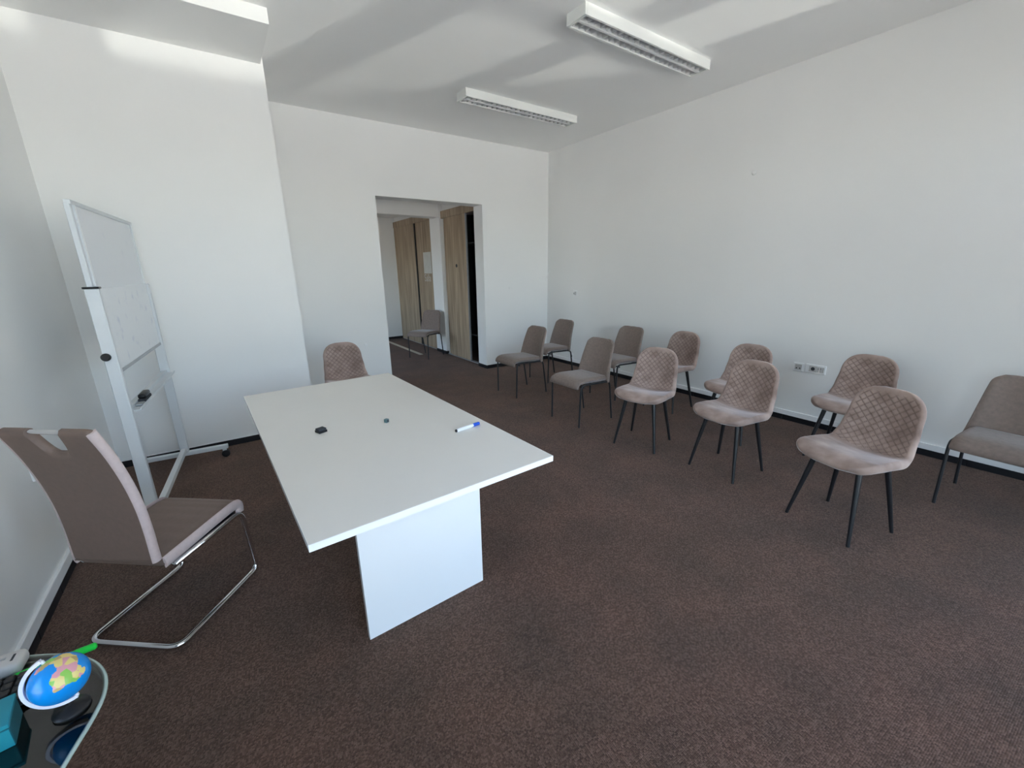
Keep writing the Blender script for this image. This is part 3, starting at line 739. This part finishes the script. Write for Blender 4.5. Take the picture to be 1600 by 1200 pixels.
# ------------------------------------------------------------------ whiteboard stand
N_, F_ = Vector((-.532, 3.07, 0)), Vector((-.44, 4.20, 0)); dv = F_-N_
t = thing('whiteboard_stand', 'white mobile whiteboard on castors beside the pillar', 'whiteboard', (N_+F_)/2, head(dv.x, dv.y))
hl = dv.length/2
for s in (-1, 1):
    y = s*hl
    ft = obj('foot', bx(bmesh.new(), (0, y, .092), (.60, .04, .034), .003, None, 1), M['white_metal'], t)
    for e in (-1, 1):
        bm = bx(bmesh.new(), (e*.27, y, .066), (.03, .022, .020), .002, None, 1)
        c = obj('castor', bm, M['white_metal'], t)
        for q in (-1, 1):
            b = lathe(bmesh.new(), [(.020, -.008), (.030, -.007), (.030, .007), (.020, .008)], 20)
            bmesh.ops.transform(b, matrix=Matrix.Translation((e*.275, y+q*.012, .030)) @ Matrix.Rotation(PI/2, 4, 'X'), verts=b.verts)
            obj('wheel', b, M['black_plastic'], c, True, 30)
    obj('post', bx(bmesh.new(), (0, y, .795), (.058, .038, 1.37), .004, None, 1), M['white_metal'], t)
    if s < 0: obj('post_cap', bx(bmesh.new(), (0, y, 1.484), (.066, .044, .010), .002, None, 1), M['black_plastic'], t)
    obj('upper_post', bx(bmesh.new(), (-.004, y, 1.690), (.024, .026, .41), .003, None, 1), M['white_metal'], t)
    b = lathe(bmesh.new(), [(.021, 0), (.021, .012), (.015, .018), (.006, .018)], 18)
    bmesh.ops.transform(b, matrix=Matrix.Translation((-.014, y+s*.019, 1.12)) @ Matrix.Rotation(-s*PI/2, 4, 'X'), verts=b.verts)
    obj('knob', b, M['black_plastic'], t, True, 30)
obj('cross_bar', bx(bmesh.new(), (0, 0, .128), (.036, 2*hl-.04, .036), .003, None, 1), M['white_metal'], t)
iy = hl-.020
obj('upper_panel', bx(bmesh.new(), (.002, 0, 1.685), (.012, 2*iy-.03, .41)), M['board_upper'], t)
obj('lower_panel', bx(bmesh.new(), (.007, 0, 1.258), (.016, 2*iy-.01, .445), .001, None, 1), M['board_lower'], t)
bm = bmesh.new(); bx(bm, (0, 0, 1.900), (.026, 2*hl+.024, .022), .002, None, 1)
obj('top_rail', bm, M['white_metal'], t)
for s in (-1, 1): obj('frame_stile', bx(bmesh.new(), (.003, s*(iy-.012), 1.685), (.024, .022, .41), .002, None, 1), M['white_metal'], t)
obj('bottom_rail', bx(bmesh.new(), (.004, 0, 1.028), (.030, 2*iy, .020), .002, None, 1), M['grey_metal'], t)
bm = bmesh.new(); bx(bm, (.034, 0, .794), (.054, 2*iy, .006)); bx(bm, (.060, 0, .799), (.005, 2*iy, .016)); bx(bm, (0, 0, .800), (.03, 2*iy, .030))
obj('tray', bm, M['white_metal'], t)
TW = Matrix.Translation(t.location) @ Matrix.Rotation(t.rotation_euler.z, 4, 'Z')
w = TW @ Vector((.0365, -.31, .7975))
o = thing('board_wiper', 'black board wiper lying on the tray of the whiteboard', 'eraser', w, t.rotation_euler.z)
obj('grip', bx(bmesh.new(), (0, 0, .036), (.037, .135, .028), .010, None, 3), M['black_plastic'], o, True, 40)
obj('felt_pad', bx(bmesh.new(), (0, 0, .011), (.038, .15, .022), .002), M['dark_grey'], o)
w = TW @ Vector((.0365, -.43, .7975))
o = tag(obj('cleaning_cloth', bx(bmesh.new(), (0, 0, .006), (.034, .07, .012), .004), M['grey_metal']), 'small grey pad lying on the tray in front of the wiper', 'pad'); o.location = w; o.rotation_euler = (0, 0, t.rotation_euler.z)

# ------------------------------------------------------------------ glass desk in the corner
ZD = .712
out = catmull([(-.385, .78, 0), (-.358, .889, 0), (-.334, .973, 0), (-.327, 1.03, 0), (-.338, 1.09, 0), (-.371, 1.15, 0), (-.431, 1.207, 0), (-.53, 1.262, 0), (-.63, 1.285, 0), (-.74, 1.27, 0), (-.82, 1.19, 0), (-.85, 1.05, 0), (-.855, .88, 0), (-.83, .70, 0), (-.75, .55, 0), (-.62, .48, 0), (-.50, .53, 0), (-.43, .65, 0)], 6, True)
t = thing('glass_desk', 'smoked glass desk with a rounded end in the near left corner', 'desk', (-.6, .9, 0))
oc = [p - Vector((-.6, .9, 0)) for p in out]
def prism(pts, z0, z1, scale=1):
    bm = bmesh.new(); a = [bm.verts.new((p.x*scale, p.y*scale, z0)) for p in pts]; b = [bm.verts.new((p.x*scale, p.y*scale, z1)) for p in pts]
    bm.faces.new(a[::-1]); bm.faces.new(b); n = len(pts)
    for k in range(n): bm.faces.new((a[k], a[(k+1) % n], b[(k+1) % n], b[k]))
    return bm
obj('glass_top', prism(oc, ZD, ZD+.008, .992), M['desk_glass'], t)
obj('glass_rim', tube(bmesh.new(), [Vector((p.x*.995, p.y*.995, ZD+.004)) for p in oc], .0042, 8, True), M['glass_edge'], t, True)
for lx, ly in ((-.14, .30), (.12, .14), (-.17, -.30), (.06, -.27)):
    lg = obj('leg', tube(bmesh.new(), [(lx, ly, 0), (lx, ly, ZD-.012)], .016, 14), M['chrome'], t, True, 40)
    obj('leg_disc', lathe(bmesh.new(), [(.03, ZD-.012), (.03, ZD-.0005)], 20, (lx, ly, 0)), M['chrome'], lg, True, 30)
obj('under_shelf', bx(bmesh.new(), (-.12, -.05, .52), (.20, .44, .014), .003), M['dark_inside'], t)
ZG = ZD+.0082
# globe
g = thing('globe', 'small blue globe on a black round stand on the glass desk', 'globe', (-.372, 1.012, ZG))
obj('base', lathe(bmesh.new(), [(.027, 0), (.028, .004), (.025, .008), (.010, .012), (.006, .016), (.005, .032)], 28), M['black_plastic'], g, True, 40)
gc = Vector((0, 0, .080)); R = .043; ta = math.radians(22)
axis = Vector((-math.sin(ta)*.9, math.sin(ta)*.43, math.cos(ta))).normalized()
pv = Vector((-1, -.05, 0)); pv = (pv - axis*pv.dot(axis)).normalized(); sd = axis.cross(pv)
bmg = bmesh.new(); bmesh.ops.create_uvsphere(bmg, u_segments=40, v_segments=24, radius=R)
gb = obj('ball', bmg, M['globe'], g, True); gb.location = gc
bm = bmesh.new(); R_ = []
for k in range(25):
    a = PI*k/24; d = -axis*math.cos(a) + pv*math.sin(a); p = gc + d*(R+.0065)
    R_.append([bm.verts.new(p + d*u + sd*v) for u, v in ((-.003, -.0045), (.003, -.0045), (.003, .0045), (-.003, .0045))])
for a, b in zip(R_, R_[1:]):
    for k in range(4): bm.faces.new((a[k], a[(k+1) % 4], b[(k+1) % 4], b[k]))
bm.faces.new(R_[0]); bm.faces.new(R_[-1])
for e in (-1, 1): tube(bm, [gc+axis*e*(R-.002), gc+axis*e*(R+.0065)], .003, 8)
obj('meridian_arm', bm, M['white_arm'], g, True, 40)
# keyboard
o = thing('keyboard', 'black keyboard behind the globe on the glass desk', 'keyboard', (-.60, 1.118, ZG), math.radians(2))
obj('case', bx(bmesh.new(), (0, 0, .008), (.30, .085, .016), .004), M['black_plastic'], o)
kme = None
for r_ in range(4):
    for c_ in range(15):
        if kme is None:
            kb = obj('key', bx(bmesh.new(), (0, 0, .0185), (.0155, .0165, .006), .002, None, 1), M['dark_inside'], o); kme = kb.data
        else:
            kb = bpy.data.objects.new('key', kme); C.objects.link(kb); kb.parent = o
        kb.location = (-.133+c_*.019, -.030+r_*.020, 0)
# router-like white box, pen, teal tray
o = thing('white_device', 'white plastic device with small dark marks behind the keyboard', 'device', (-.565, 1.212, ZG), math.radians(-3))
obj('case', bx(bmesh.new(), (0, 0, .015), (.17, .055, .030), .010, None, 3), M['router'], o, True, 40)
for k in range(4): obj('mark', bx(bmesh.new(), (-.03+.028*k, .004, .0302), (.008, .006, .0012)), M['grey_metal'], o)
obj('slot', bx(bmesh.new(), (.07, 0, .0302), (.004, .020, .0012)), M['dark_grey'], o)
o = thing('green_pen', 'bright green pen lying in front of the white device', 'pen', (-.425, 1.172, ZG+.0078), math.radians(2))
obj('barrel', xlathe([(.005, -.065), (.007, -.06), (.007, .03), (.006, .034)]), M['green'], o, True, 30)
obj('cap', xlathe([(.0078, .030), (.0078, .06), (.005, .064)]), M['green'], o, True, 30)
o = thing('teal_box', 'teal card box at the near left edge of the desk', 'box', (-.528, 1.010, ZG), math.radians(8))
obj('body', bx(bmesh.new(), (0, 0, .021), (.168, .078, .042), .001, None, 1), M['teal_dark'], o)
obj('lid', bx(bmesh.new(), (0, 0, .046), (.17, .08, .008), .001, None, 1), M['teal'], o)
obj('front_skin', bx(bmesh.new(), (0, -.0395, .020), (.166, .001, .038)), M['teal'], o)  # lighter teal sheet over the front face of the box
